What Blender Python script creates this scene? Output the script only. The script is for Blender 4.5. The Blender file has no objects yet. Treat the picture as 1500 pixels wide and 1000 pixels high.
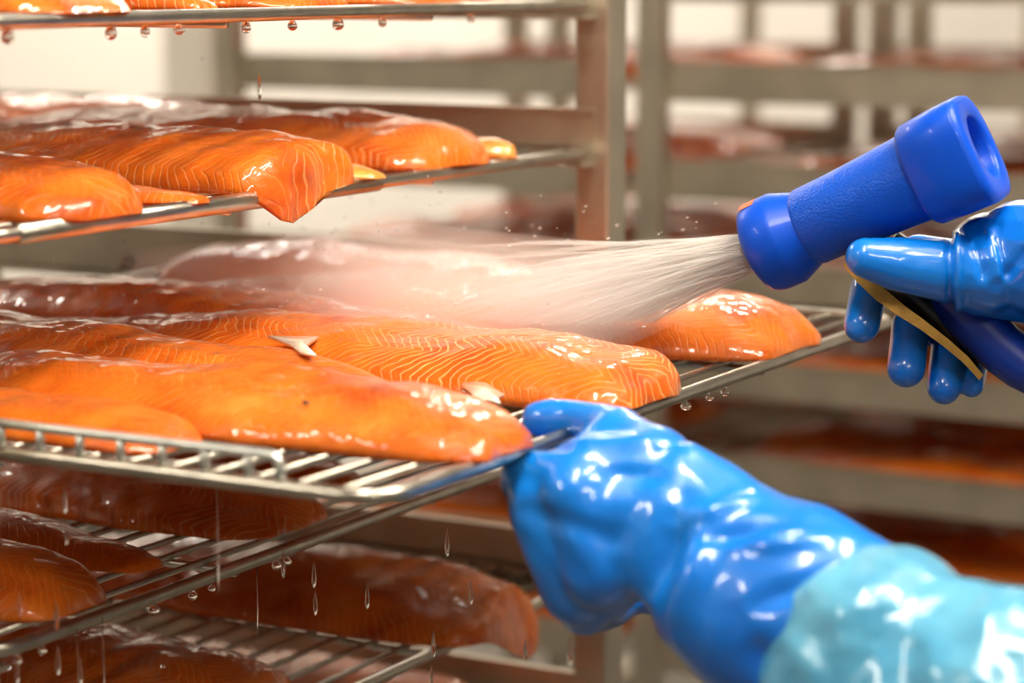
import bpy, bmesh, math, random
from mathutils import Vector, Matrix, noise
random.seed(7)
R = math.radians
scene = bpy.context.scene
C = scene.collection

# ------------------------------------------------------------------ camera
FPX = 3590.0                                   # focal length in pixels of the 1500x1000 frame
CAMZ = 1.30
PITCH, AZ = R(8.71), R(29.30)
fw = Vector((math.cos(AZ)*math.cos(PITCH), math.sin(AZ)*math.cos(PITCH), -math.sin(PITCH)))
rt = fw.cross(Vector((0, 0, 1))).normalized()
up = rt.cross(fw)
CAM = Vector((0, 0, CAMZ))
cd = bpy.data.cameras.new('camera')
cam = bpy.data.objects.new('camera', cd); C.objects.link(cam)
cam.matrix_world = Matrix((rt, up, -fw)).transposed().to_4x4()
cam.location = CAM
cd.sensor_width = 36; cd.lens = FPX*36/1500
cd.clip_start = 0.05
cd.dof.use_dof = True; cd.dof.focus_distance = 1.46; cd.dof.aperture_fstop = 4.2
scene.camera = cam
def P(px, py, d):                              # pixel and distance along the view axis -> point
    return CAM + fw*d + rt*((px-750)/FPX*d) + up*((500-py)/FPX*d)
def onz(px, py, z):
    r = fw*FPX + rt*(px-750) + up*(500-py)
    return CAM + r*((z-CAMZ)/r.z)

# ------------------------------------------------------------------ world, exposure
w = bpy.data.worlds.new('room_air'); scene.world = w; w.use_nodes = True
w.node_tree.nodes['Background'].inputs[0].default_value = (1, .95, .88, 1)
w.node_tree.nodes['Background'].inputs[1].default_value = 0.1
vs = scene.view_settings
vs.view_transform = 'Standard'; vs.look = 'None'; vs.gamma = 1; vs.use_curve_mapping = False
vs.exposure = 0.1
scene.cycles.volume_bounces = 4               # light scattered more than once inside the mist
scene.cycles.transparent_max_bounces = 96      # many thin jets of spray behind each other
LAMP = 50.0                                    # strength of the ceiling lamps' diffusers

# ------------------------------------------------------------------ materials
def mat(name):
    m = bpy.data.materials.new(name); m.use_nodes = True
    nt = m.node_tree
    return m, nt, nt.nodes['Principled BSDF']
def nd(nt, t, **k):
    n = nt.nodes.new(t)
    for a, v in k.items(): setattr(n, a, v)
    return n
def lk(nt, a, b): nt.links.new(a, b)
def ramp(nt, src, stops):
    r = nd(nt, 'ShaderNodeValToRGB')
    e = r.color_ramp.elements
    while len(e) < len(stops): e.new(0.5)
    for el, (p, c) in zip(e, stops): el.position = p; el.color = c if len(c) == 4 else (*c, 1)
    lk(nt, src, r.inputs[0]); return r.outputs[0]
def noise_n(nt, vec, scale, detail=3, rough=.5):
    n = nd(nt, 'ShaderNodeTexNoise'); n.inputs['Scale'].default_value = scale
    n.inputs['Detail'].default_value = detail; n.inputs['Roughness'].default_value = rough
    if vec is not None: lk(nt, vec, n.inputs['Vector'])
    return n.outputs['Fac']
def math_n(nt, op, a, b=None, clamp=False):
    n = nd(nt, 'ShaderNodeMath', operation=op, use_clamp=clamp)
    for i, v in enumerate((a, b)):
        if v is None: continue
        if isinstance(v, (int, float)): n.inputs[i].default_value = v
        else: lk(nt, v, n.inputs[i])
    return n.outputs[0]
def bump_n(nt, bsdf, h, strength, dist, sock='Normal'):
    b = nd(nt, 'ShaderNodeBump'); b.inputs['Strength'].default_value = strength
    b.inputs['Distance'].default_value = dist
    lk(nt, h, b.inputs['Height']); lk(nt, b.outputs[0], bsdf.inputs[sock]); return b
def objco(nt): return nd(nt, 'ShaderNodeTexCoord').outputs['Object']

def plain(name, col, rough=.5, metal=0, vary=.12, scale=8, bump=0, coat=0):
    m, nt, b = mat(name)
    co = objco(nt)
    f = noise_n(nt, co, scale, 4)
    c0 = tuple(max(0, c*(1-vary)) for c in col); c1 = tuple(min(1, c*(1+vary)) for c in col)
    lk(nt, ramp(nt, f, [(.3, c0), (.7, c1)]), b.inputs['Base Color'])
    b.inputs['Roughness'].default_value = rough; b.inputs['Metallic'].default_value = metal
    if coat: b.inputs['Coat Weight'].default_value = coat; b.inputs['Coat Roughness'].default_value = .08
    if bump: bump_n(nt, b, noise_n(nt, co, scale*4, 3), bump, .002)
    return m

def make_flesh():
    m, nt, b = mat('salmon_flesh')
    co = objco(nt)
    info = nd(nt, 'ShaderNodeObjectInfo').outputs['Random']
    shift = nd(nt, 'ShaderNodeVectorMath', operation='ADD'); lk(nt, co, shift.inputs[0])
    cmb = nd(nt, 'ShaderNodeCombineXYZ'); lk(nt, math_n(nt, 'MULTIPLY', info, 9.0), cmb.inputs[0]); lk(nt, cmb.outputs[0], shift.inputs[1])
    nz = noise_n(nt, shift.outputs[0], 22, 3)
    sep = nd(nt, 'ShaderNodeSeparateXYZ'); lk(nt, co, sep.inputs[0])
    # chevron fat lines: x plus a zigzag of y, bent by noise
    zig = math_n(nt, 'PINGPONG', math_n(nt, 'ADD', sep.outputs[1], .212), .024)
    c = math_n(nt, 'ADD', math_n(nt, 'DIVIDE', sep.outputs[0], .0066), math_n(nt, 'MULTIPLY', zig, -125))
    c = math_n(nt, 'ADD', c, math_n(nt, 'MULTIPLY', nz, 4.5))
    fr = math_n(nt, 'ABSOLUTE', math_n(nt, 'SUBTRACT', math_n(nt, 'FRACT', c), .5))
    line = nd(nt, 'ShaderNodeMapRange'); line.interpolation_type = 'SMOOTHSTEP'
    line.inputs['From Min'].default_value = .02; line.inputs['From Max'].default_value = .15
    line.inputs['To Min'].default_value = 1; line.inputs['To Max'].default_value = 0
    lk(nt, fr, line.inputs['Value'])
    mask = nd(nt, 'ShaderNodeMapRange'); mask.inputs['From Min'].default_value = .38; mask.inputs['From Max'].default_value = .62
    mask.inputs['To Min'].default_value = .05; mask.inputs['To Max'].default_value = .6
    lk(nt, noise_n(nt, shift.outputs[0], 9, 2), mask.inputs['Value'])
    at = nd(nt, 'ShaderNodeAttribute', attribute_type='OBJECT', attribute_name='fat_lines').outputs['Fac']
    lf = math_n(nt, 'MULTIPLY', math_n(nt, 'MULTIPLY', line.outputs[0], mask.outputs[0]), at, True)
    base = ramp(nt, noise_n(nt, shift.outputs[0], 20, 4, .6), [(.28, (.38, .042, .003)), (.47, (.65, .124, .006)), (.60, (.72, .160, .010)), (.78, (.82, .25, .035))])
    mx = nd(nt, 'ShaderNodeMix', data_type='RGBA'); lk(nt, lf, mx.inputs[0])
    lk(nt, base, mx.inputs[6]); mx.inputs[7].default_value = (.93, .52, .20, 1)
    lk(nt, mx.outputs[2], b.inputs['Base Color'])
    b.inputs['Roughness'].default_value = .36
    b.inputs['Subsurface Weight'].default_value = .25
    b.inputs['Subsurface Radius'].default_value = (1, .35, .1)
    b.inputs['Subsurface Scale'].default_value = .006
    b.inputs['Coat Weight'].default_value = .85; b.inputs['Coat Roughness'].default_value = .05
    b.inputs['Specular IOR Level'].default_value = .25
    h = math_n(nt, 'ADD', noise_n(nt, shift.outputs[0], 60, 4), math_n(nt, 'MULTIPLY', line.outputs[0], -.12))
    bump_n(nt, b, h, .6, .004)
    bump_n(nt, b, noise_n(nt, shift.outputs[0], 42, 2, .5), .75, .006, 'Coat Normal')
    return m
M = {}
M['flesh'] = make_flesh()
M['skin'] = plain('fish_skin_flap', (.74, .58, .44), .3, 0, .25, 60, .5, .8)
M['tailflesh'] = plain('tail_flesh', (.86, .30, .05), .3, 0, .3, 70, .4, .8)
M['steel'] = plain('steel_rod', (.52, .48, .40), .30, 1, .18, 40, .12)
M['steel_dull'] = plain('steel_profile', (.47, .42, .325), .42, .85, .15, 12, .1)
M['zinc'] = plain('zinc_wire', (.63, .64, .58), .33, .8, .15, 60, .15)
M['wall'] = plain('white_wall', (.86, .82, .76), .5, 0, .03, 2)
M['column'] = plain('column_paint', (.62, .57, .48), .5, 0, .05, 2)
M['floor'] = plain('floor_resin', (.10, .085, .07), .35, 0, .15, 3, .1)
M['grey_wall'] = plain('grey_wall_panel', (.20, .175, .15), .5, 0, .05, 2)
M['ceil'] = plain('ceiling_panel', (.34, .31, .27), .5, 0, .03, 2)
M['gunblue'] = plain('gun_rubber', (.0, .07, .56), .4, 0, .1, 20, 0, .12)
M['gunblue'].node_tree.nodes['Principled BSDF'].inputs['Specular IOR Level'].default_value = .3
M['gundark'] = plain('gun_grip_rubber', (.002, .025, .24), .35, 0, .1, 20, 0, .2)
M['brass'] = plain('lever_brass', (.55, .30, .06), .35, .6, .2, 60, .1)
M['orange'] = plain('orange_mark', (.75, .10, .03), .4)
M['black'] = plain('black_fitting', (.01, .012, .02), .35)

def make_glove():
    m, nt, b = mat('glove_rubber')
    co = objco(nt)
    lk(nt, ramp(nt, noise_n(nt, co, 9, 3), [(.35, (.0, .135, .60)), (.65, (.0, .21, .74))]), b.inputs['Base Color'])
    b.inputs['Roughness'].default_value = .34
    b.inputs['Coat Weight'].default_value = .8; b.inputs['Coat Roughness'].default_value = .1
    b.inputs['Subsurface Weight'].default_value = .08; b.inputs['Subsurface Scale'].default_value = .004
    h = math_n(nt, 'ADD', noise_n(nt, co, 24, 2), math_n(nt, 'MULTIPLY', noise_n(nt, co, 260, 2), .05))
    bump_n(nt, b, h, .35, .008)
    return m
M['glove'] = make_glove()
def make_gunbody():
    m, nt, b = mat('gun_knurled_rubber')
    co = objco(nt)
    v = nd(nt, 'ShaderNodeTexVoronoi'); v.inputs['Scale'].default_value = 620; lk(nt, co, v.inputs['Vector'])
    b.inputs['Base Color'].default_value = (.0, .08, .56, 1)
    b.inputs['Roughness'].default_value = .36; b.inputs['Coat Weight'].default_value = .15; b.inputs['Specular IOR Level'].default_value = .35
    b.inputs['Coat Roughness'].default_value = .15
    bb = bump_n(nt, b, v.outputs['Distance'], .35, .001); bb.invert = True
    lk(nt, bb.outputs[0], b.inputs['Coat Normal'])
    return m
M['gunbody'] = make_gunbody()
def make_sleeve():
    m, nt, b = mat('sleeve_film')
    co = objco(nt)
    lk(nt, ramp(nt, noise_n(nt, co, 14, 4), [(.3, (.05, .27, .46)), (.7, (.15, .44, .60))]), b.inputs['Base Color'])
    b.inputs['Roughness'].default_value = .25; b.inputs['Coat Weight'].default_value = .8
    b.inputs['Coat Roughness'].default_value = .12
    b.inputs['Transmission Weight'].default_value = 0.0
    bump_n(nt, b, noise_n(nt, co, 26, 2, .45), .6, .016)
    return m
M['sleeve'] = make_sleeve()
def make_water():
    m, nt, b = mat('water')
    b.inputs['Base Color'].default_value = (1, .97, .93, 1)
    b.inputs['Roughness'].default_value = .02; b.inputs['IOR'].default_value = 1.33
    b.inputs['Transmission Weight'].default_value = 1
    return m
M['water'] = make_water()
def make_streak():
    m, nt, b = mat('spray_water_jet')
    b.inputs['Base Color'].default_value = (.95, .9, .85, 1)
    b.inputs['Roughness'].default_value = .25
    b.inputs['Alpha'].default_value = .35
    b.inputs['Subsurface Weight'].default_value = 0
    return m
M['streak'] = make_streak()
def emit(name, col, s):
    m = bpy.data.materials.new(name); m.use_nodes = True; nt = m.node_tree
    nt.nodes.remove(nt.nodes['Principled BSDF'])
    e = nd(nt, 'ShaderNodeEmission'); e.inputs[0].default_value = (*col, 1); e.inputs[1].default_value = s
    lk(nt, e.outputs[0], nt.nodes['Material Output'].inputs[0]); return m
M['lamp'] = emit('lamp_diffuser', (1, .92, .80), LAMP)

# ------------------------------------------------------------------ mesh helpers
def me_from(verts, faces, name, smooth=True):
    me = bpy.data.meshes.new(name); me.from_pydata([tuple(v) for v in verts], [], faces); me.update()
    if smooth: me.polygons.foreach_set('use_smooth', [True]*len(me.polygons))
    return me
def link(name, me, material, parent=None, loc=None):
    o = bpy.data.objects.new(name, me); C.objects.link(o)
    if me is not None and material is not None and not me.materials: me.materials.append(M[material] if isinstance(material, str) else material)
    if parent is not None: o.parent = parent
    if loc is not None: o.location = loc
    return o
def empty(name, loc, rz=0):
    o = bpy.data.objects.new(name, None); C.objects.link(o); o.location = loc; o.rotation_euler = (0, 0, rz)
    o.empty_display_size = .05
    return o
def tag(o, label=None, cat=None, group=None, kind=None):
    if label: o['label'] = label
    if cat: o['category'] = cat
    if group: o['group'] = group
    if kind: o['kind'] = kind
    return o
def box_me(name, x0, x1, y0, y1, z0, z1, bev=0):
    bm = bmesh.new(); bmesh.ops.create_cube(bm, size=1)
    for v in bm.verts: v.co = Vector(((x0+x1)/2+v.co.x*(x1-x0), (y0+y1)/2+v.co.y*(y1-y0), (z0+z1)/2+v.co.z*(z1-z0)))
    if bev: bmesh.ops.bevel(bm, geom=bm.edges[:], offset=bev, segments=2, affect='EDGES', profile=.5)
    me = bpy.data.meshes.new(name); bm.to_mesh(me); bm.free(); return me
def tube_data(pts, rad, seg=8, closed=False, caps=True):
    """tube along points; rad number or list"""
    n = len(pts); pts = [Vector(p) for p in pts]
    rads = rad if isinstance(rad, (list, tuple)) else [rad]*n
    V, F = [], []
    ref = None
    for i, p in enumerate(pts):
        if closed: t = (pts[(i+1) % n]-pts[i-1]).normalized()
        else: t = (pts[min(i+1, n-1)]-pts[max(i-1, 0)]).normalized()
        if ref is None:
            ref = Vector((0, 0, 1)) if abs(t.z) < .9 else Vector((1, 0, 0))
        a = (ref - t*ref.dot(t)).normalized(); b = t.cross(a); ref = a
        for k in range(seg):
            an = 2*math.pi*k/seg
            V.append(p + (a*math.cos(an)+b*math.sin(an))*rads[i])
    m = n if closed else n-1
    for i in range(m):
        j = (i+1) % n
        for k in range(seg):
            k2 = (k+1) % seg
            F.append((i*seg+k, i*seg+k2, j*seg+k2, j*seg+k))
    if caps and not closed:
        F.append(tuple(range(seg))[::-1]); F.append(tuple((n-1)*seg+k for k in range(seg)))
    return V, F
def tube_me(name, pts, rad, seg=8, closed=False):
    V, F = tube_data(pts, rad, seg, closed); return me_from(V, F, name)
def merge(datas):
    V, F = [], []
    for v, f in datas:
        o = len(V); V += v; F += [tuple(i+o for i in q) for q in f]
    return V, F
def lathe_me(name, prof, seg=32):
    """profile (r, z) revolved round z; closed at axis when r==0"""
    V, F = [], []
    for r, z in prof:
        for k in range(seg):
            a = 2*math.pi*k/seg; V.append((r*math.cos(a), r*math.sin(a), z))
    for i in range(len(prof)-1):
        for k in range(seg):
            k2 = (k+1) % seg; F.append((i*seg+k, i*seg+k2, (i+1)*seg+k2, (i+1)*seg+k))
    return me_from(V, F, name)
def interp(tab, s):
    for (a, *va), (b, *vb) in zip(tab, tab[1:]):
        if s <= b:
            t = (s-a)/(b-a); t = t*t*(3-2*t)
            return [x+(y-x)*t for x, y in zip(va, vb)]
    return list(tab[-1][1:])

# ------------------------------------------------------------------ layout numbers
S = .11                                        # distance between tray levels
def LZ(k): return CAMZ - .0275 - S*(k-1)       # height of the wires of level k
X0, X1 = .955, 1.637                           # tray edges along the front
YF = .850                                      # front edge of trays pushed home
PULL = .244                                    # level 3 is pulled out by this much
TL = .62                                       # tray depth

# ------------------------------------------------------------------ room
RX0, RX1, RY0, RY1, RH = -2.6, 4.9, -2.6, 4.3, 2.8
for nm, a in (('floor', (RX0, RX1, RY0, RY1, -.1, 0)), ('ceiling', (RX0, RX1, RY0, RY1, RH, RH+.1)),
              ('wall_far', (RX1, RX1+.1, RY0, RY1, 0, RH)), ('wall_near', (RX0-.1, RX0, RY0, RY1, 0, RH)),
              ('wall_left', (RX0-.1, RX1+.1, RY1, RY1+.1, 0, RH)), ('wall_right', (RX0-.1, RX1+.1, RY0-.1, RY0, 0, RH))):
    o = link(nm, box_me(nm, *a), {'floor': 'floor', 'ceiling': 'ceil', 'wall_near': 'grey_wall', 'wall_right': 'grey_wall'}.get(nm, 'wall')); tag(o, kind='structure')
# pale wall column seen left of the far trolleys
pc = P(296, 85, 4.35)
o = link('trim_1', box_me('trim_1', pc.x-.05, pc.x+.05, pc.y-.05, pc.y+.05, 0, RH, .004), 'column'); tag(o, kind='structure')

def unseen_ceiling_light(x, y, rz, label):
    e = empty('unseen_ceiling_light', (x, y, RH-.09), rz)
    h = link('housing', box_me('housing', -.66, .66, -.11, .11, .012, .09, .006), 'steel_dull', e)
    d = link('diffuser', box_me('diffuser', -.62, .62, -.085, .085, -.004, .012), 'lamp', e)
    tag(e, label, 'lamp', 'unseen ceiling lamps placed to light the work room')
for (x, y, rz) in ((1.5, .0, R(0)), (1.5, -.55, R(0)), (.35, .45, R(15)), (-1.0, -1.4, 0), (4.2, 3.3, R(90)), (4.55, 2.1, R(90)), (2.4, 3.4, 0), (-1.2, 2.2, 0)):  # all out of view; several added to brighten the spray, tray and far wall
    unseen_ceiling_light(x, y, rz, 'unseen long white ceiling lamp in a grey steel housing, placed for its light')

# ------------------------------------------------------------------ trays
def rrect(x0, x1, y0, y1, r, n=6):
    pts = []
    for cx, cy, a0 in ((x1-r, y0+r, -90), (x1-r, y1-r, 0), (x0+r, y1-r, 90), (x0+r, y0+r, 180)):
        for i in range(n+1):
            a = R(a0+90*i/n); pts.append((cx+r*math.cos(a), cy+r*math.sin(a), 0))
    return pts
TW = X1-X0
NW = 23
wire_pitch = (TL-.05)/(NW-1)
frame_me = tube_me('frame_rod', rrect(0, TW, 0, TL, .022), .0042, 12, True)
wire_me = tube_me('wire', [(.004, 0, 0), (TW/2, 0, -.0006), (TW-.004, 0, 0)], .0021, 8)
bar_me = tube_me('support_bar', [(0, .004, -.0058), (0, TL-.004, -.0058)], .003, 8)
def rim_pts(x):
    z = .0145; y0, y1 = .058, TL-.058; r = .006
    p = [(x, y0, .001)]
    for i in range(5):
        a = R(180-90*i/4); p.append((x, y0+r+r*math.cos(a), z-r+r*math.sin(a)))
    for i in range(5):
        a = R(90-90*i/4); p.append((x, y1-r+r*math.cos(a), z-r+r*math.sin(a)))
    p.append((x, y1, .001)); return p
rim_me = tube_me('side_rim', rim_pts(0), .0027, 8)
stub_me = tube_me('rim_stub', [(0, 0, .001), (0, 0, .0145)], .0024, 8)
grid_far = merge([tube_data([(.004, .025+i*wire_pitch, 0), (TW-.004, .025+i*wire_pitch, 0)], .0021, 5) for i in range(NW)])
grid_far_me = me_from(*grid_far, 'wire_grid')
frame_far_me = tube_me('frame_rod', rrect(0, TW, 0, TL, .022, 3), .0042, 6, True)
def tray(x, y, z, label, group, full=True, length=TL):
    e = empty('wire_tray', (x, y, z))
    tag(e, label, 'tray', group)
    if not full:
        e.scale = (1, length/TL, 1)
        link('frame_rod', frame_far_me, 'steel', e)
        tag(link('wire_grid', grid_far_me, 'steel', e), kind='stuff')
        return e
    link('frame_rod', frame_me, 'steel', e, (0, 0, -.001))
    for i in range(NW): link('wire', wire_me, 'steel', e, (0, .025+i*wire_pitch, 0))
    for i in range(2): link('support_bar', bar_me, 'steel', e, (TW*(.33+.34*i), 0, 0))
    for sx in (.0,):
        r = link('side_rim', rim_me, 'zinc', e, (sx, 0, 0))
        for i in range(2, NW-2): link('rim_stub', stub_me, 'zinc', r, (0, .025+i*wire_pitch, 0))
    return e
ORD = {1: 'topmost', 2: 'second', 4: 'fourth', 5: 'fifth', 6: 'lowest'}
for k in (1, 2, 4, 5, 6):
    tr = tray(X0, YF, LZ(k), 'steel wire tray pushed home in the near trolley, %s of its stack%s' % (ORD[k], '' if k in (1, 6) else ' from the top'), 'wire trays of the near trolley')
    if k == 2: link('rod_sleeve', tube_me('rod_sleeve', [(.03, 0, -.001), (.2, 0, -.001), (.381, 0, -.001), (.3815, 0, -.001)], [.0055, .0055, .0055, .0044], 14), 'steel', tr)
tray(X0, YF-PULL, LZ(3), 'steel wire tray pulled out towards the gloved worker who grips its front rod', 'wire trays of the near trolley')

# ------------------------------------------------------------------ trolleys
def trolley(x0, x1, y0, y1, levels, label, top=1.75, full=True):
    e = empty('rack_trolley', (x0, y0, 0)); W, L = x1-x0, y1-y0
    tag(e, label, 'trolley', 'steel rack trolleys')
    pw = .03
    pm = box_me('post', -pw/2, pw/2, -pw/2, pw/2, 0, top, .003)
    # posts stand outside the tray sides
    for px in (-pw/2-.006, W+pw/2+.006):
        for py in (pw/2-.012, L-pw/2): link('post', pm, 'steel_dull', e, (px, py, 0))
    zmin = -.012
    def rail(s):
        # angle rail: a ledge under the tray and an upright flange
        f = box_me('r', -.002, .001, 0, L, zmin, .030)
        bm = bmesh.new(); bm.from_mesh(f)
        g = box_me('g', (-.001 if s > 0 else -.022), (.022 if s > 0 else .001), 0, L, zmin, zmin+.0025); bm.from_mesh(g)
        h = box_me('h', -.004, .004, 0, L, .028, .0315); bm.from_mesh(h)
        me = bpy.data.meshes.new('tray_rail'); bm.to_mesh(me); bm.free(); return me
    ra, rb = rail(1), rail(-1)
    for k in levels:
        link('tray_rail', ra, 'steel_dull', e, (-.007, 0, LZ(k)))
        link('tray_rail', rb, 'steel_dull', e, (W+.007, 0, LZ(k)))
    cb = box_me('cross_bar', -.02, W+.02, -.012, .012, -.012, .012, .002)
    for zz in (top-.02, .12): link('cross_bar', cb, 'steel_dull', e, (0, L-.015, zz))
    return e
trolley(X0, X1, YF, YF+TL+.02, range(0, 8), 'steel rack trolley being sprayed, with one tray pulled out to the gloved hand')
FX0 = 2.50; FX1 = FX0+TW; FL = .54
FA = (1.265, 1.265+FL); FB = (1.225-FL-.03, 1.225)
trolley(FX0, FX1, *FA, range(0, 10), 'blurred steel rack trolley behind the sprayed one, beside the pale wall column')
trolley(FX0, FX1, *FB, range(0, 10), 'blurred steel rack trolley behind the spray gun, full of salmon trays')

GX0 = 3.36; GX1 = GX0+TW
trolley(GX0, GX1, *FA, range(4, 10), 'rearmost steel rack trolley by the white wall, behind the one beside the column')
trolley(GX0, GX1, *FB, range(4, 10), 'rearmost steel rack trolley behind the one that the spray gun hides')

# ------------------------------------------------------------------ salmon fillets
HEAD = [(0, .74, .40), (.05, .90, .62), (.16, 1, .92), (.35, 1, 1), (.6, .92, .9), (.85, .62, .55), (1, .3, .22)]
BLUNT = [(0, .82, .70), (.05, .94, .86), (.16, 1, .97), (.35, 1, 1), (.6, .92, .9), (.85, .62, .55), (1, .3, .22)]
TAIL = [(0, .30, .28), (.10, .50, .5), (.3, .78, .78), (.55, .97, .98), (.8, 1, 1), (1, .7, .7)]
def fillet_me(name, L, W, T, prof, seed, ns=64, nt=22, hang=0.0, over=0.0, rough=1.0, cut=.018, bend=0.0, belly=.25, hside=1):
    """lies along +x (0 = front end), width y, bottom z = 0; 'over' metres hang past the front rod and droop by 'hang'"""
    V, F = [], []
    sd = Vector((seed*3.7, seed*1.3, seed*.7))
    m = 2*nt
    for i in range(ns+1):
        u = i/ns; s = u**1.25
        x = s*L
        hw, th = interp(prof, s)
        hw *= W/2; th *= T
        c = min(1, x/(cut*2.2)); rd = (1-(1-c)**2.4)**(1/2.4) if c < 1 else 1
        c2 = min(1, (L-x)/.03); rd *= (1-(1-c2)**2)**.5 if c2 < 1 else 1
        rd = max(rd, .02)
        hwr = hw*(.55+.45*rd); thr = th*(.12+.88*rd) if rd > .02 else th*.05
        for k in range(m):
            if k <= nt:
                a = math.pi*k/nt; ca, sa = math.cos(a), math.sin(a)
                y = hwr*math.copysign(abs(ca)**.72, ca); z = thr*(abs(sa)**.85)*(1+belly*ca*-1.0)
            else:
                a = math.pi*(k-nt)/nt
                y = -hwr*math.cos(a)*.985; z = 0.0
            q = Vector((x, y, 0))
            wob = noise.noise(q*15+sd)*.0055*rough*min(1, thr/.008) + noise.noise(q*48+sd)*.0022*rough
            if z > .0005: z += wob*min(1, z/(thr+1e-6))
            yy = y + noise.noise(Vector((x*22, math.copysign(3, y), 0))+sd)*.005*rough*abs(y)/(hw+1e-6)
            xx = x + noise.noise(Vector((y*40, 7, 0))+sd)*.006*rough*max(0, 1-x/.05)
            if hang and x < over:
                d = (over-x)/over
                wy = max(0, min(1, .5+.75*hside*y/(hw+1e-6)))
                z -= hang*d**1.7*wy
                xx += (.3*hang*wy+.012*(1-wy))*d**2
            yy += bend*(x/L)**2
            V.append((xx, yy, max(z, -hang-.001) if True else z))
    for i in range(ns):
        for k in range(m):
            k2 = (k+1) % m
            F.append((i*m+k, (i+1)*m+k, (i+1)*m+k2, i*m+k2))
    F.append(tuple(range(m))); F.append(tuple(ns*m+k for k in range(m))[::-1])
    return me_from(V, F, name)
def add_fillet(me, x, yend, level, ang=0, label='', group='', lines=.5, dz=0):
    """x: position along the tray front, yend: where the front end lies; runs to +Y"""
    o = link('salmon_fillet', me, 'flesh', None, (x, yend, LZ(level)+.0024+dz))
    o.rotation_euler = (0, 0, R(90+ang))
    tag(o, label, 'fish fillet', group); o['fat_lines'] = lines
    return o
def flap(parent, pts, material='skin', th=.0018, name='skin_flap'):
    """thin pale flap of skin as a small solid through world points"""
    inv = (Matrix.Translation(parent.location) @ parent.rotation_euler.to_matrix().to_4x4()).inverted()
    n = len(pts); c = sum((Vector(p) for p in pts), Vector())/n
    V = [Vector(p) for p in pts]+[c+Vector((0, 0, .002))]+[Vector(p)-Vector((0, 0, th)) for p in pts]+[c-Vector((0, 0, th))]
    F = []
    for i in range(n):
        j = (i+1) % n
        F += [(i, j, n), (n+1+j, n+1+i, 2*n+1), (i, n+1+i, n+1+j, j)]
    return link(name, me_from([inv @ v for v in V], F, name), material, parent)
def tip(parent, x, y, z, w, l, ang, seed, material='tailflesh'):
    """ragged tail tip lying on the rod in front of a fillet"""
    me = fillet_me('tail_tip', l, w, .011, [(0, .55, .5), (.3, .9, .8), (.7, 1, 1), (1, .8, .9)], seed, 18, 8, cut=.006)
    o = link('tail_tip', me, material, parent)
    wm = Matrix.Translation((x, y, z)) @ Matrix.Rotation(R(90+ang), 4, 'Z')
    pm = Matrix.Translation(parent.location) @ parent.rotation_euler.to_matrix().to_4x4()
    o.matrix_local = pm.inverted() @ wm
    return o

G3 = 'salmon fillets on the pulled-out tray'
y3 = YF-PULL
fA = add_fillet(fillet_me('fillet', .48, .098, .027, BLUNT, 1, cut=.03), 1.066, y3-.006, 3, -1.5, 'glossy orange salmon fillet lying nearest the gloved thumb, with a small dark speck', G3, .35)
fB = add_fillet(fillet_me('fillet', .50, .108, .024, TAIL, 2, cut=.012), 1.140, y3+.062, 3, -5, 'salmon fillet with ragged white tail tip between two others on the pulled-out tray', G3, .5)
fC = add_fillet(fillet_me('fillet', .50, .112, .029, BLUNT, 3, cut=.010), 1.238, y3-.006, 3, -2, 'salmon fillet with sharp pale chevron lines, its end resting on the rod beyond the thumb', G3, 1.35)
fD = add_fillet(fillet_me('fillet', .53, .145, .032, BLUNT, 4, cut=.03), 1.448, y3-.004, 3, -1, 'salmon fillet under the water spray with its wet end on the front rod', G3, .6)
fE = add_fillet(fillet_me('fillet', .36, .066, .017, HEAD, 5, cut=.014), .998, y3+.148, 3, -3, 'short salmon fillet lying against the raised side rim of the pulled-out tray', G3, .2)
fF = add_fillet(fillet_me('fillet', .50, .11, .03, TAIL, 6), 1.575, y3+.09, 3, 0, 'salmon fillet behind the sprayed one on the pulled-out tray', G3, .4)
fG = add_fillet(fillet_me('fillet', .53, .095, .026, TAIL, 7), 1.338, y3+.085, 3, -1, 'darker salmon fillet lying between the chevron-lined one and the sprayed one', G3, .3)

G2 = 'salmon fillets on the second tray'
add_fillet(fillet_me('fillet', .50, .100, .028, BLUNT, 11, cut=.02), 1.052, YF-.010, 2, -1, 'salmon fillet with a ribbed side on the second tray, nearest the camera-side rail', G2, .8)
f2b = add_fillet(fillet_me('fillet', .50, .075, .015, TAIL, 12, cut=.01), 1.138, YF-.006, 2, 2, 'thin salmon fillet with pale tail tip on the second tray between two thicker ones', G2, .4)
f2c = add_fillet(fillet_me('fillet', .52, .122, .031, BLUNT, 13, cut=.012, over=.022, hang=.020), 1.248, YF-.020, 2, -1, 'salmon fillet on the second tray whose end droops over the front rod', G2, 1.1)
tip(f2c, 1.325, YF-.008, LZ(2)+.003, .042, .08, 6, 51)
f2d = add_fillet(fillet_me('fillet', .52, .125, .031, BLUNT, 14, cut=.024), 1.440, YF-.004, 2, -1, 'salmon fillet on the second tray with a pale tail tip lying on the front rod', G2, .8)
tip(f2d, 1.515, YF-.002, LZ(2)+.003, .042, .09, 8, 52)
add_fillet(fillet_me('fillet', .42, .12, .03, TAIL, 15), 1.565, YF+.15, 2, 1, 'salmon fillet set back on the second tray beside the far rail', G2)

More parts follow.
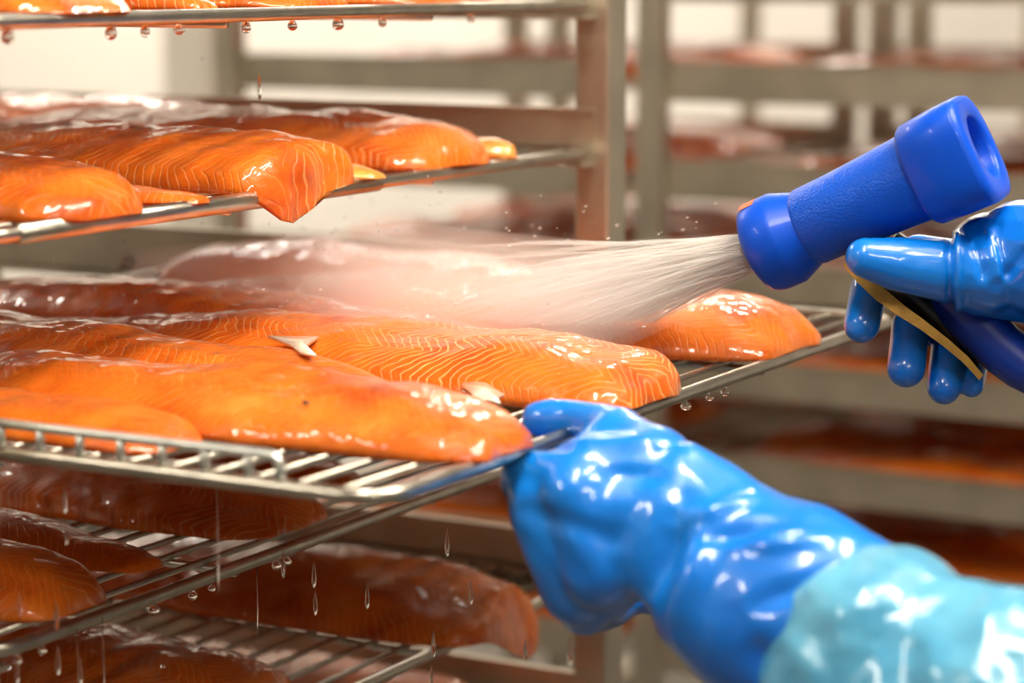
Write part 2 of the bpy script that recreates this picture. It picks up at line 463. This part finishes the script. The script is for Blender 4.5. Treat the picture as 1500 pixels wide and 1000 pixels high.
G1 = 'salmon fillets on the topmost tray'
for i, (x, w_, pr, ye, lb) in enumerate(((1.052, .112, HEAD, -.004, 'broad salmon fillet on the topmost tray, nearest the camera-side rail'),
        (1.165, .09, TAIL, .004, 'narrow salmon tail on the topmost tray with white flecks'),
        (1.28, .12, HEAD, .006, 'salmon fillet in the middle of the topmost tray'),
        (1.43, .13, HEAD, .004, 'yellowish salmon fillet on the topmost tray, next but one to the far post'),
        (1.56, .10, TAIL, .03, 'salmon tail on the topmost tray beside the far post'))):
    add_fillet(fillet_me('fillet', .5, w_, .026, pr, 21+i), x, YF+ye, 1, 0, lb, G1)

G4 = 'salmon fillets on the fourth tray'
add_fillet(fillet_me('fillet', .46, .085, .030, BLUNT, 31, cut=.022), 1.040, YF+.008, 4, 4, 'salmon fillet with a pale ribbed cut end on the fourth tray, nearest its corner', G4, 1.5)
add_fillet(fillet_me('fillet', .44, .10, .020, TAIL, 32, cut=.012), 1.135, YF+.03, 4, 1, 'dark wet salmon fillet with a torn tail on the fourth tray', G4, .2)
add_fillet(fillet_me('fillet', .50, .115, .028, HEAD, 33, cut=.02), 1.268, YF+.016, 4, -1, 'broad shaded salmon fillet on the fourth tray under the pulled-out tray', G4, .9)
add_fillet(fillet_me('fillet', .45, .12, .03, TAIL, 34), 1.40, YF+.06, 4, 1, 'shaded salmon fillet on the fourth tray next to the broad one', G4)
add_fillet(fillet_me('fillet', .45, .12, .03, HEAD, 35), 1.54, YF+.09, 4, 1, 'shaded salmon fillet on the fourth tray beside the far rail', G4)

G5 = 'salmon fillets on the fifth tray'
add_fillet(fillet_me('fillet', .48, .12, .030, HEAD, 41), 1.225, YF+.01, 5, 0, 'orange salmon fillet on the fifth tray in front of the drooping one', G5, .5)
add_fillet(fillet_me('fillet', .54, .14, .032, HEAD, 42, cut=.012, over=.036, hang=.032, hside=-1), 1.47, YF-.034, 5, 1, 'salmon fillet on the fifth tray whose end droops over the rod under the gloved fist', G5, .4)
add_fillet(fillet_me('fillet', .46, .11, .03, TAIL, 43), 1.08, YF+.05, 5, 1, 'salmon fillet on the fifth tray at the corner below the dripping tray', G5, .4)
for i, x in enumerate((1.08, 1.24, 1.40, 1.55)):
    add_fillet(fillet_me('fillet', .48, .13, .03, HEAD if i % 2 else TAIL, 45+i, 30, 12), x, YF+.03, 6, 1, 'shaded salmon fillet on the lowest tray of the near trolley', 'salmon fillets on the lowest tray')
# dark speck on fillet A
sp = bmesh.new(); bmesh.ops.create_icosphere(sp, subdivisions=2, radius=.0024)
for v in sp.verts: v.co.z *= .4; v.co.y *= .7
sme = bpy.data.meshes.new('speck'); sp.to_mesh(sme); sp.free()
tag(link('speck', sme, 'black', fA, (.105, .030, .0215)), 'small dark speck')
# pale flaps of skin
zt = LZ(3)
flap(fC, [onz(x, y, zt+.027) for x, y in ((392, 491), (430, 492), (467, 492), (449, 505), (463, 519), (440, 515), (428, 505))])
flap(fB, [onz(x, y, zt+.013) for x, y in ((676, 562), (694, 551), (712, 556), (720, 566), (738, 576), (728, 581), (733, 589), (712, 583), (698, 586), (690, 574))])

ORD8 = ('first', 'second', 'third', 'fourth', 'fifth', 'sixth', 'seventh', 'eighth')
far_me = [fillet_me('fillet_far', .46, .125, .03, pr, 60+i, 26, 10) for i, pr in enumerate((HEAD, TAIL, HEAD, TAIL))]
for fx, (ya, yb), where in ((FX0, FA, 'blurred trolley beside the pale wall column'), (FX0, FB, 'blurred trolley behind the spray gun'),
                            (GX0, FA, 'rearmost trolley by the white wall'), (GX0, FB, 'rearmost trolley behind the other two')):
    for k in range(1 if fx == FX0 else 4, 9):
        tray(fx, ya+.005, LZ(k), 'wire tray, %s from the top of the %s' % (ORD8[k-1], where), 'wire trays of the '+where, False, yb-ya-.01)
        for i in range(5):
            add_fillet(far_me[(i+k) % 4], fx+.075+i*.133+random.uniform(-.004, .004), ya+.02+random.uniform(0, .05), k, random.uniform(-1.5, 1.5),
                       'salmon fillet on the %s tray of the %s' % (ORD8[k-1], where), 'salmon fillets of the '+where)

# ------------------------------------------------------------------ gloves: tapered limbs fused into one skin
def capsule(p0, r0, p1, r1, seg=16):
    p0, p1 = Vector(p0), Vector(p1); t = (p1-p0); Ln = t.length; t.normalize()
    pts, rads = [], []
    for i in range(6):
        a = R(90*i/6); pts.append(p0-t*r0*math.cos(a)); rads.append(max(r0*math.sin(a), 1e-4))
    for i in range(5): q = i/4; pts.append(p0+t*Ln*q); rads.append(r0+(r1-r0)*q)
    for i in range(1, 7):
        a = R(90*i/6); pts.append(p1+t*r1*math.sin(a)); rads.append(max(r1*math.cos(a), 1e-4))
    return tube_data(pts, rads, seg)
def chain(*pr): return [capsule(a[0], a[1], b[0], b[1]) for a, b in zip(pr, pr[1:])]
def elliptube(st, seg=28):
    """stations: (centre, half size across the picture plane, half size in depth)"""
    V, F = [], []
    n = len(st)
    cs = [Vector(s[0]) for s in st]
    # densify
    rings = []
    for i, (c, a, b) in enumerate(st):
        t = (cs[min(i+1, n-1)]-cs[max(i-1, 0)]).normalized()
        depth = (fw - t*fw.dot(t)).normalized(); side = t.cross(depth).normalized()
        rings.append((cs[i], side, depth, a, b))
    full = [(rings[0][0]-(cs[1]-cs[0]).normalized()*rings[0][3]*.5, rings[0][1], rings[0][2], rings[0][3]*.5, rings[0][4]*.5)]+rings
    full.append((rings[-1][0]+(cs[-1]-cs[-2]).normalized()*.004, rings[-1][1], rings[-1][2], rings[-1][3]*.9, rings[-1][4]*.9))
    for c, s_, d_, a, b in full:
        for k in range(seg):
            an = 2*math.pi*k/seg; V.append(c+s_*a*math.cos(an)+d_*b*math.sin(an))
    for i in range(len(full)-1):
        for k in range(seg):
            k2 = (k+1) % seg; F.append((i*seg+k, i*seg+k2, (i+1)*seg+k2, (i+1)*seg+k))
    F.append(tuple(range(seg))[::-1]); F.append(tuple((len(full)-1)*seg+k for k in range(seg)))
    return V, F
def fuse(name, datas, voxel, smooth, shape=None):
    V, F = merge(datas)
    me = me_from(V, F, name)
    bm = bmesh.new(); bm.from_mesh(me); bmesh.ops.recalc_face_normals(bm, faces=bm.faces); bm.to_mesh(me); bm.free()
    o = bpy.data.objects.new(name, me); C.objects.link(o)
    m = o.modifiers.new('r', 'REMESH'); m.mode = 'VOXEL'; m.voxel_size = voxel
    m = o.modifiers.new('s', 'SMOOTH'); m.factor = .5; m.iterations = smooth
    dg = bpy.context.evaluated_depsgraph_get(); dg.update()
    out = bpy.data.meshes.new_from_object(o.evaluated_get(dg))
    bpy.data.objects.remove(o); bpy.data.meshes.remove(me)
    if shape:
        no = [v.normal.copy() for v in out.vertices]
        for v, nn in zip(out.vertices, no): v.co += nn*shape(v.co)
    out.name = name
    out.polygons.foreach_set('use_smooth', [True]*len(out.polygons))
    return out
person = empty('person', P(1560, 900, 1.1))
person.location.z = 0
tag(person, 'worker in shiny blue rubber gloves and a pale cyan plastic sleeve, gripping the tray', 'person')
def attach(name, me, m):
    for v in me.vertices: v.co -= person.location
    return link(name, me, m, person)
def pix(p):
    q = Vector(p)-CAM; d = q.dot(fw); return 750+q.dot(rt)/d*FPX, 500-q.dot(up)/d*FPX, d

# left hand: back of the hand to the camera, thumb on the rod, fingers curled under the tray
dk = 1.285
def r_(px, d): return px*d/FPX
def Q(px, py, d, r): return (P(px, py, d), r_(r, d))
lh = []
lh += chain(Q(960, 705, 1.255, 62), Q(860, 690, 1.262, 58), Q(772, 700, 1.275, 44))
lh += chain(Q(975, 745, 1.25, 70), Q(870, 750, 1.255, 62), Q(802, 772, 1.27, 45))
lh += chain(Q(975, 785, 1.25, 70), Q(890, 805, 1.257, 60), Q(828, 836, 1.275, 43))
lh += chain(Q(960, 800, 1.255, 62), Q(905, 845, 1.265, 50), Q(857, 893, 1.285, 42))
# fingers run away from the camera below the rod and curl up behind it
for (kx, ky, kd, kr, dx) in ((772, 700, 1.275, 42, 18), (802, 772, 1.27, 42, 26), (828, 836, 1.275, 40, 34), (857, 893, 1.285, 38, 30)):
    lh += chain(Q(kx, ky, kd, kr), Q(kx+dx, ky-8, kd+.045, kr-4), Q(kx+dx+50, ky-18, kd+.075, kr-7), Q(kx+dx+105, ky-10, kd+.065, kr-10))
# the glove's skin stretched over the knuckles
for (a, b) in (((790, 735, 1.268, 50), (815, 805, 1.267, 52)), ((815, 805, 1.267, 52), (846, 868, 1.275, 52)), ((850, 720, 1.255, 62), (880, 830, 1.256, 62)), ((785, 712, 1.272, 46), (800, 745, 1.266, 50))):
    lh += chain(Q(*a), Q(*b))
# thumb
lh += chain(Q(789, 614, 1.325, 27), Q(838, 611, 1.318, 28), Q(885, 622, 1.30, 34), Q(950, 682, 1.265, 66))
lh += chain(Q(905, 640, 1.29, 46), Q(870, 680, 1.27, 50))
fore = [Q(955, 745, 1.25, 112), Q(997, 772, 1.245, 120), Q(1050, 826, 1.235, 136), Q(1130, 880, 1.22, 160), Q(1230, 935, 1.20, 160), Q(1330, 985, 1.18, 158), Q(1420, 1030, 1.16, 155)]
lh.append(elliptube([(c, r, r*f_) for (c, r), f_ in zip(fore, (.62, .72, .8, .85, .88, .9, .9))]))
def folds_l(p):
    x, y, d = pix(p)
    h = noise.noise(Vector(p)*26)*.0022
    def crease(x0, y0, x1, y1, wdt, dep):
        vx, vy = x1-x0, y1-y0; L2 = vx*vx+vy*vy
        t = max(0, min(1, ((x-x0)*vx+(y-y0)*vy)/L2)); ds = math.hypot(x-x0-t*vx, y-y0-t*vy)
        return dep*math.exp(-(ds/wdt)**2)*math.sin(math.pi*max(.08, min(.92, t)))
    h += crease(1000, 730, 940, 900, 20, -.009)
    h += crease(1040, 760, 985, 930, 22, .006)
    h += crease(860, 640, 1010, 655, 12, .003) + crease(880, 690, 1000, 700, 12, -.0015)
    h += crease(980, 770, 1130, 720, 12, .004) + crease(1000, 800, 1160, 760, 12, -.004)
    h += crease(1080, 800, 1230, 790, 13, .0045) + crease(1080, 900, 1250, 820, 16, -.004)
    h += crease(760, 650, 850, 648, 8, -.004)
    h += crease(740, 735, 900, 790, 16, -.003) + crease(1090, 930, 1140, 1000, 22, -.005)
    return h
glL = attach('glove', fuse('glove', lh, .0024, 16, folds_l), 'glove')
tag(glL, 'blue rubber gauntlet glove gripping the tray rod')
# pale cyan plastic sleeve over the gauntlet's end
def sleeve_me():
    st = [Q(1195, 930, 1.195, 150), Q(1240, 955, 1.19, 172), Q(1300, 985, 1.18, 178), Q(1370, 1015, 1.165, 172), Q(1450, 1040, 1.15, 182), Q(1560, 1075, 1.13, 190), Q(1690, 1110, 1.11, 195)]
    V, F = elliptube([(c, r, r*.95) for c, r in st], 40)
    def shp(p):
        return noise.noise(Vector(p)*22+Vector((5, 2, 1)))*.006+noise.noise(Vector(p)*50)*.003
    return fuse('sleeve', [(V, F)], .004, 3, shp)
sl = attach('sleeve', sleeve_me(), 'sleeve'); tag(sl, 'pale cyan plastic sleeve pulled over the glove cuff')

# ------------------------------------------------------------------ spray gun
nz = P(1112, 366, 1.49); rr = P(1440, 214, 1.425)
ax = (rr-nz).normalized()                      # nozzle -> rear
toc = (-fw + ax*fw.dot(ax)).normalized()       # towards the camera, square to the axis
dn = ax.cross(toc).normalized()
if dn.dot(up) > 0: dn = -dn
toc = dn.cross(ax).normalized()
if toc.dot(fw) > 0: toc = -toc
GL = (rr-nz).length
gun = empty('spray_gun', nz)
gm = Matrix((toc, dn, ax)).transposed()        # local x towards camera, y down to the grip, z along the axis
if gm.determinant() < 0: gm = Matrix((-toc, dn, ax)).transposed()
gun.rotation_euler = gm.to_euler()
tag(gun, 'blue rubber-coated water spray gun with a brass lever, held in a gloved hand', 'spray gun')
u_ = 1.49/FPX                                  # metres per pixel here
head = lathe_me('nozzle_head', [(.0005, .012), (.014, .012), (.017, .004), (54*u_, -.002), (64*u_, .000), (68*u_, .003), (70*u_, .008), (70*u_, 46*u_), (67.5*u_, 52*u_), (62*u_, 66*u_), (57*u_, 78*u_), (54*u_, 86*u_)], 40)
link('nozzle_head', head, 'gunblue', gun)
link('barrel', lathe_me('barrel', [(50*u_, 74*u_), (56*u_, 80*u_), (58*u_, 86*u_), (59*u_, 150*u_), (63*u_, 230*u_), (67*u_, 290*u_), (67*u_, 330*u_)], 40), 'gunbody', gun)
def superring(r, n, z, seg=48):
    out = []
    for k in range(seg):
        a = 2*math.pi*k/seg; c, s = math.cos(a), math.sin(a)
        rad = r/((abs(c)**n+abs(s)**n)**(1/n)); out.append((rad*c, rad*s, z))
    return out
def cap_me():
    rows = []
    z0 = GL-96*u_
    for r, n, z in ((60, 2.2, -6), (72, 2.6, -2), (76, 3.0, 5), (79, 3.4, 50), (80, 3.6, 86), (77, 3.5, 94), (70, 3.1, 97), (50, 2, 97), (47, 2, 94), (45, 2, 88), (43, 2, 30)):
        rows.append(superring(r*u_, n, z0+z*u_))
    rows.append(superring(.5*u_, 2, z0+28*u_))
    V = [p for r in rows for p in r]; F = []
    sg = 48
    for i in range(len(rows)-1):
        for k in range(sg):
            k2 = (k+1) % sg; F.append((i*sg+k, i*sg+k2, (i+1)*sg+k2, (i+1)*sg+k))
    return me_from(V, F, 'rear_cap')
link('rear_cap', cap_me(), 'gunblue', gun)
# orange mark on top of the head
V = []; F = []
for i in range(9):
    a = R(-122+i*7)
    for z in (6*u_, 30*u_): V.append((70.6*u_*math.cos(a), 70.6*u_*math.sin(a), z))
for i in range(8): F.append((2*i, 2*i+2, 2*i+3, 2*i+1))
ginv = (Matrix.Translation(gun.location) @ gm.to_4x4()).inverted()
def gloc(v): return ginv @ Vector(v)
link('orange_mark', me_from(V, F, 'orange_mark'), 'orange', gun)
# grip
gp = [(P(1365, 395, 1.475), 30), (P(1395, 440, 1.47), 36), (P(1430, 475, 1.465), 38), (P(1465, 508, 1.46), 38), (P(1500, 535, 1.455), 37), (P(1535, 560, 1.45), 30)]
V, F = tube_data([gloc(p) for p, r in gp], [r*u_ for p, r in gp], 18)
link('grip', me_from(V, F, 'grip'), 'gundark', gun)
V, F = tube_data([gloc(P(1300, 360, 1.475)), gloc(P(1345, 392, 1.475)), gloc(P(1372, 402, 1.474))], [26*u_, 30*u_, 28*u_], 16)
link('valve_body', me_from(V, F, 'valve_body'), 'black', gun)
# lever: a bent brass strap
lp = [(1238, 384), (1262, 404), (1290, 428), (1320, 452), (1352, 474), (1386, 500), (1416, 526), (1438, 552)]
V, F = [], []
nl = len(lp)
for i, (x, y) in enumerate(lp):
    dl = 1.462-.004*i/nl
    wd = .010 + .004*math.sin(math.pi*i/(nl-1)); hp = (5, 11, 13, 11, 9, 8, 7, 6)[i]
    for dd in (-wd, wd):
        for o_ in (-hp, hp*.6): V.append(gloc(P(x+o_*.6, y-o_*.8, dl+dd)))
for i in range(nl-1):
    a, b = i*4, (i+1)*4
    for q in ((0, 1), (1, 3), (3, 2), (2, 0)): F.append((a+q[0], a+q[1], b+q[1], b+q[0]))
F += [(0, 2, 3, 1), ((nl-1)*4, (nl-1)*4+1, (nl-1)*4+3, (nl-1)*4+2)]
link('lever', me_from(V, F, 'lever', False), 'brass', gun)

ip = [(1300, 410, 16), (1335, 430, 22), (1370, 462, 20), (1405, 495, 17), (1436, 530, 10)]
V, F = tube_data([gloc(P(x, y, 1.472)) for x, y, r in ip], [r*u_ for x, y, r in ip], 12)
link('lever_spring_housing', me_from(V, F, 'lever_spring_housing'), 'black', gun)
# right hand round the lever and grip
rh = []
rh += chain(Q(1268, 378, 1.425, 31), Q(1315, 387, 1.428, 41), Q(1375, 395, 1.432, 46), Q(1440, 400, 1.44, 62))
rh += chain(Q(1400, 392, 1.433, 47), Q(1425, 395, 1.436, 56))
rh += chain(Q(1452, 375, 1.45, 66), Q(1500, 375, 1.445, 84), Q(1590, 390, 1.42, 100), Q(1680, 410, 1.39, 105))
rh += chain(Q(1440, 420, 1.455, 45), Q(1520, 420, 1.45, 60))
for tx, ty, tr, td, mx_, my, kx, ky in ((1263, 476, 26, 1.475, 1272, 425, 1345, 372), (1327, 540, 28, 1.468, 1333, 480, 1390, 400), (1383, 568, 25, 1.470, 1389, 512, 1425, 425), (1424, 564, 19, 1.473, 1429, 530, 1455, 450)):
    rh += chain(Q(tx, ty, td, tr), Q(mx_, my, td+.016, tr+1), Q((mx_+kx)/2, (my+ky)/2, td+.035, tr), Q(kx, ky, td+.032, tr+2), Q(1460, 400, 1.48, 48))
def folds_r(p):
    x, y, d = pix(p)
    h = noise.noise(Vector(p)*30+Vector((9, 4, 2)))*.0012
    def crease(x0, y0, x1, y1, wdt, dep):
        vx, vy = x1-x0, y1-y0; L2 = vx*vx+vy*vy
        t = max(0, min(1, ((x-x0)*vx+(y-y0)*vy)/L2)); ds = math.hypot(x-x0-t*vx, y-y0-t*vy)
        return dep*math.exp(-(ds/wdt)**2)
    if d < 1.47:
        h += crease(1392, 350, 1392, 445, 5, -.0035) + crease(1402, 345, 1404, 450, 6, .0028)
        h += crease(1425, 350, 1440, 400, 9, -.003) + crease(1450, 340, 1462, 400, 9, .003) + crease(1475, 400, 1500, 370, 8, -.003)
    return h
glR = attach('glove', fuse('glove_right', rh, .0017, 4, folds_r), 'glove')
tag(glR, 'blue rubber glove closed round the spray gun lever')

# ------------------------------------------------------------------ water spray
random.seed(3)
tg0 = onz(760, 445, LZ(3)+.03)
streaks = []
up_ = Vector((0, 0, 1))
face = [nz + (toc*math.cos(a)+dn*math.sin(a))*.012*r for a, r in ((random.uniform(0, 6.28), random.random()**.5) for _ in range(900))]
axis_s = (tg0-nz).normalized()
sd1 = axis_s.cross(up_).normalized(); sd2 = sd1.cross(axis_s)
for i, p in enumerate(face):
    off = sd1*random.gauss(0, .075)+sd2*random.gauss(-.02, .085)
    dr = (axis_s*.9+off*.9).normalized()
    a = random.uniform(.0, .10) if i % 3 else 0.0
    b = a + random.uniform(.05, .16)
    tmax = (p.z-(LZ(3)+.028))/max(1e-3, -dr.z) if dr.z < -.02 else .4
    b = min(b, tmax, .36)
    if b-a < .01: continue
    n = 4; pts = []
    for q in range(n):
        t = a+(b-a)*q/(n-1); pts.append(p+dr*t-up_*.25*t*t)
    streaks.append(tube_data(pts, [.0003, .0006, .0007, .0003], 4))
# scattered fine drops thrown back off the fish
for i in range(500):
    t = random.random()
    c = nz+axis_s*(.05+.42*t)+sd1*random.gauss(0, .03+.10*t)+sd2*random.gauss(.0, .02+.05*t)
    if c.z < LZ(3)+.03: c.z = LZ(3)+.03+abs(random.gauss(0, .02))
    r = random.uniform(.0003, .0008)
    streaks.append(tube_data([c-axis_s*r*2, c, c+axis_s*r*2], [r*.3, r, r*.3], 4))
V, F = merge(streaks)
so = link('water_spray', me_from(V, F, 'water_spray'), 'streak')
tag(so, 'fan of fine white water spray shooting from the gun onto the salmon', 'water spray', kind='stuff')

def mist_me(k=1.0):
    """hull of the mist: a widening trunk from the nozzle to a low cloud over the sprayed fillet"""
    st = []
    zf = LZ(3)+.035
    n0 = nz-ax*.002
    a = onz(880, 440, zf+.01); b = onz(600, 415, zf+.012); c = onz(190, 385, zf+.014)
    pts = [(n0, .012, .012), (n0.lerp(a, .5), .028, .026), (a, .070, .036), (b, .085, .038), (c, .02, .010)]
    pts = [(p, r1*(.35+.65*k if i == 0 else k), r2*(.35+.65*k if i == 0 else k)) for i, (p, r1, r2) in enumerate(pts)]
    V, F = [], []; sg = 20
    for i, (p, rs, rv) in enumerate(pts):
        t = (Vector(pts[min(i+1, 4)][0])-Vector(pts[max(i-1, 0)][0])).normalized()
        s_ = t.cross(up_).normalized(); v_ = s_.cross(t)
        for k in range(sg):
            an = 2*math.pi*k/sg; V.append(p+s_*rs*math.cos(an)+v_*rv*math.sin(an))
    for i in range(4):
        for k in range(sg):
            k2 = (k+1) % sg; F.append((i*sg+k, i*sg+k2, (i+1)*sg+k2, (i+1)*sg+k))
    F.append(tuple(range(sg))[::-1]); F.append(tuple(4*sg+k for k in range(sg)))
    me = me_from(V, F, 'spray_mist')
    bm = bmesh.new(); bm.from_mesh(me); bmesh.ops.recalc_face_normals(bm, faces=bm.faces); bm.to_mesh(me); bm.free()
    return me
mm = bpy.data.materials.new('mist'); mm.use_nodes = True; nt = mm.node_tree
nt.nodes.remove(nt.nodes['Principled BSDF'])
vol = nd(nt, 'ShaderNodeVolumeScatter'); vol.inputs['Color'].default_value = (1, .95, .88, 1)
vol.inputs['Anisotropy'].default_value = .2
vol.inputs['Density'].default_value = 4.2
lk(nt, vol.outputs[0], nt.nodes['Material Output'].inputs['Volume'])
mo = link('spray_mist', mist_me(), mm)
for k_ in (.74, .5, .28): tag(link('mist_core', mist_me(k_), mm, mo), kind='stuff')
tag(mo, 'pale water mist drifting over the sprayed salmon fillet', 'mist', kind='stuff')

# ------------------------------------------------------------------ water drops
def drop_me(name, r, stretch, hang=True):
    prof = []
    for i in range(9):
        a = R(-90+180*i/8); z = r*math.sin(a); rad = max(r*math.cos(a), 1e-4)
        if z > 0: z *= stretch; rad *= (1-.35*math.sin(a)) if hang else 1
        prof.append((rad, z))
    return lathe_me(name, prof, 12)
hang_me = drop_me('water_drop', .0034, 1.3)
fall_me = lathe_me('water_drop', [(1e-4, -.007), (.0008, -.006), (.0013, -.003), (.0013, .002), (.0007, .006), (1e-4, .009)], 10)
thread_me = tube_me('water_thread', [(0, 0, 0), (.0004, 0, -.025), (-.0003, 0, -.06)], [.0004, .0006, .0003], 6)
def drops(pxs, line, level, Y, label, group, me=hang_me, dz=-.0085, smin=.7):
    for px in pxs:
        py = line[0]-line[1]*px
        r = fw*FPX+rt*(px-750)+up*(500-py)
        X = (r.x/r.y*Y)
        o = link('water_drop', me, 'water', None, (X, Y, LZ(level)+dz)); s_ = random.uniform(smin, 1.15)
        o.scale = (s_, s_, s_*random.uniform(.8, 1.2)); tag(o, label, 'water drop', group)
drops((10, 162, 212, 262, 360, 428, 495, 560, 690), (30, .029), 1, YF, 'water drop hanging under the front rod of the topmost tray', 'drops under the topmost tray')
drops((1005, 1040, 1062), (928, .356), 3, y3, 'water drop hanging under the front rod of the pulled-out tray', 'drops under the pulled-out tray')
drops((25, 62, 225, 282, 310, 405, 420), (956, .355), 4, YF, 'water drop hanging under the front rod of the fourth tray', 'drops under the fourth tray')
for px, py, d in ((95, 735, 1.3), (97, 785, 1.3), (28, 885, 1.3), (83, 905, 1.31), (85, 970, 1.32), (25, 985, 1.3), (60, 945, 1.33), (118, 985, 1.33), (460, 845, 1.5), (462, 885, 1.5), (538, 875, 1.5), (635, 945, 1.5), (632, 990, 1.5), (655, 797, 1.45), (770, 955, 1.5), (835, 955, 1.3), (690, 870, 1.5), (380, 130, 1.4), (415, 830, 1.45)):
    o = link('water_drop', fall_me, 'water', None, P(px, py, d)); s_ = random.uniform(.7, 1.1); o.scale = (s_, s_, s_)
    tag(o, 'drawn-out water drop falling below the dripping trays', 'water drop', 'falling water drops')
for px, py, d, h in ((317, 690, 1.3, 1.1), (376, 830, 1.48, .8), (150, 905, 1.34, .9), (112, 920, 1.34, .9)):
    o = link('water_thread', thread_me, 'water', None, P(px, py, d)); o.scale = (.7, .7, h)
    tag(o, 'thin thread of water running down below the trays', 'water', 'threads of running water')
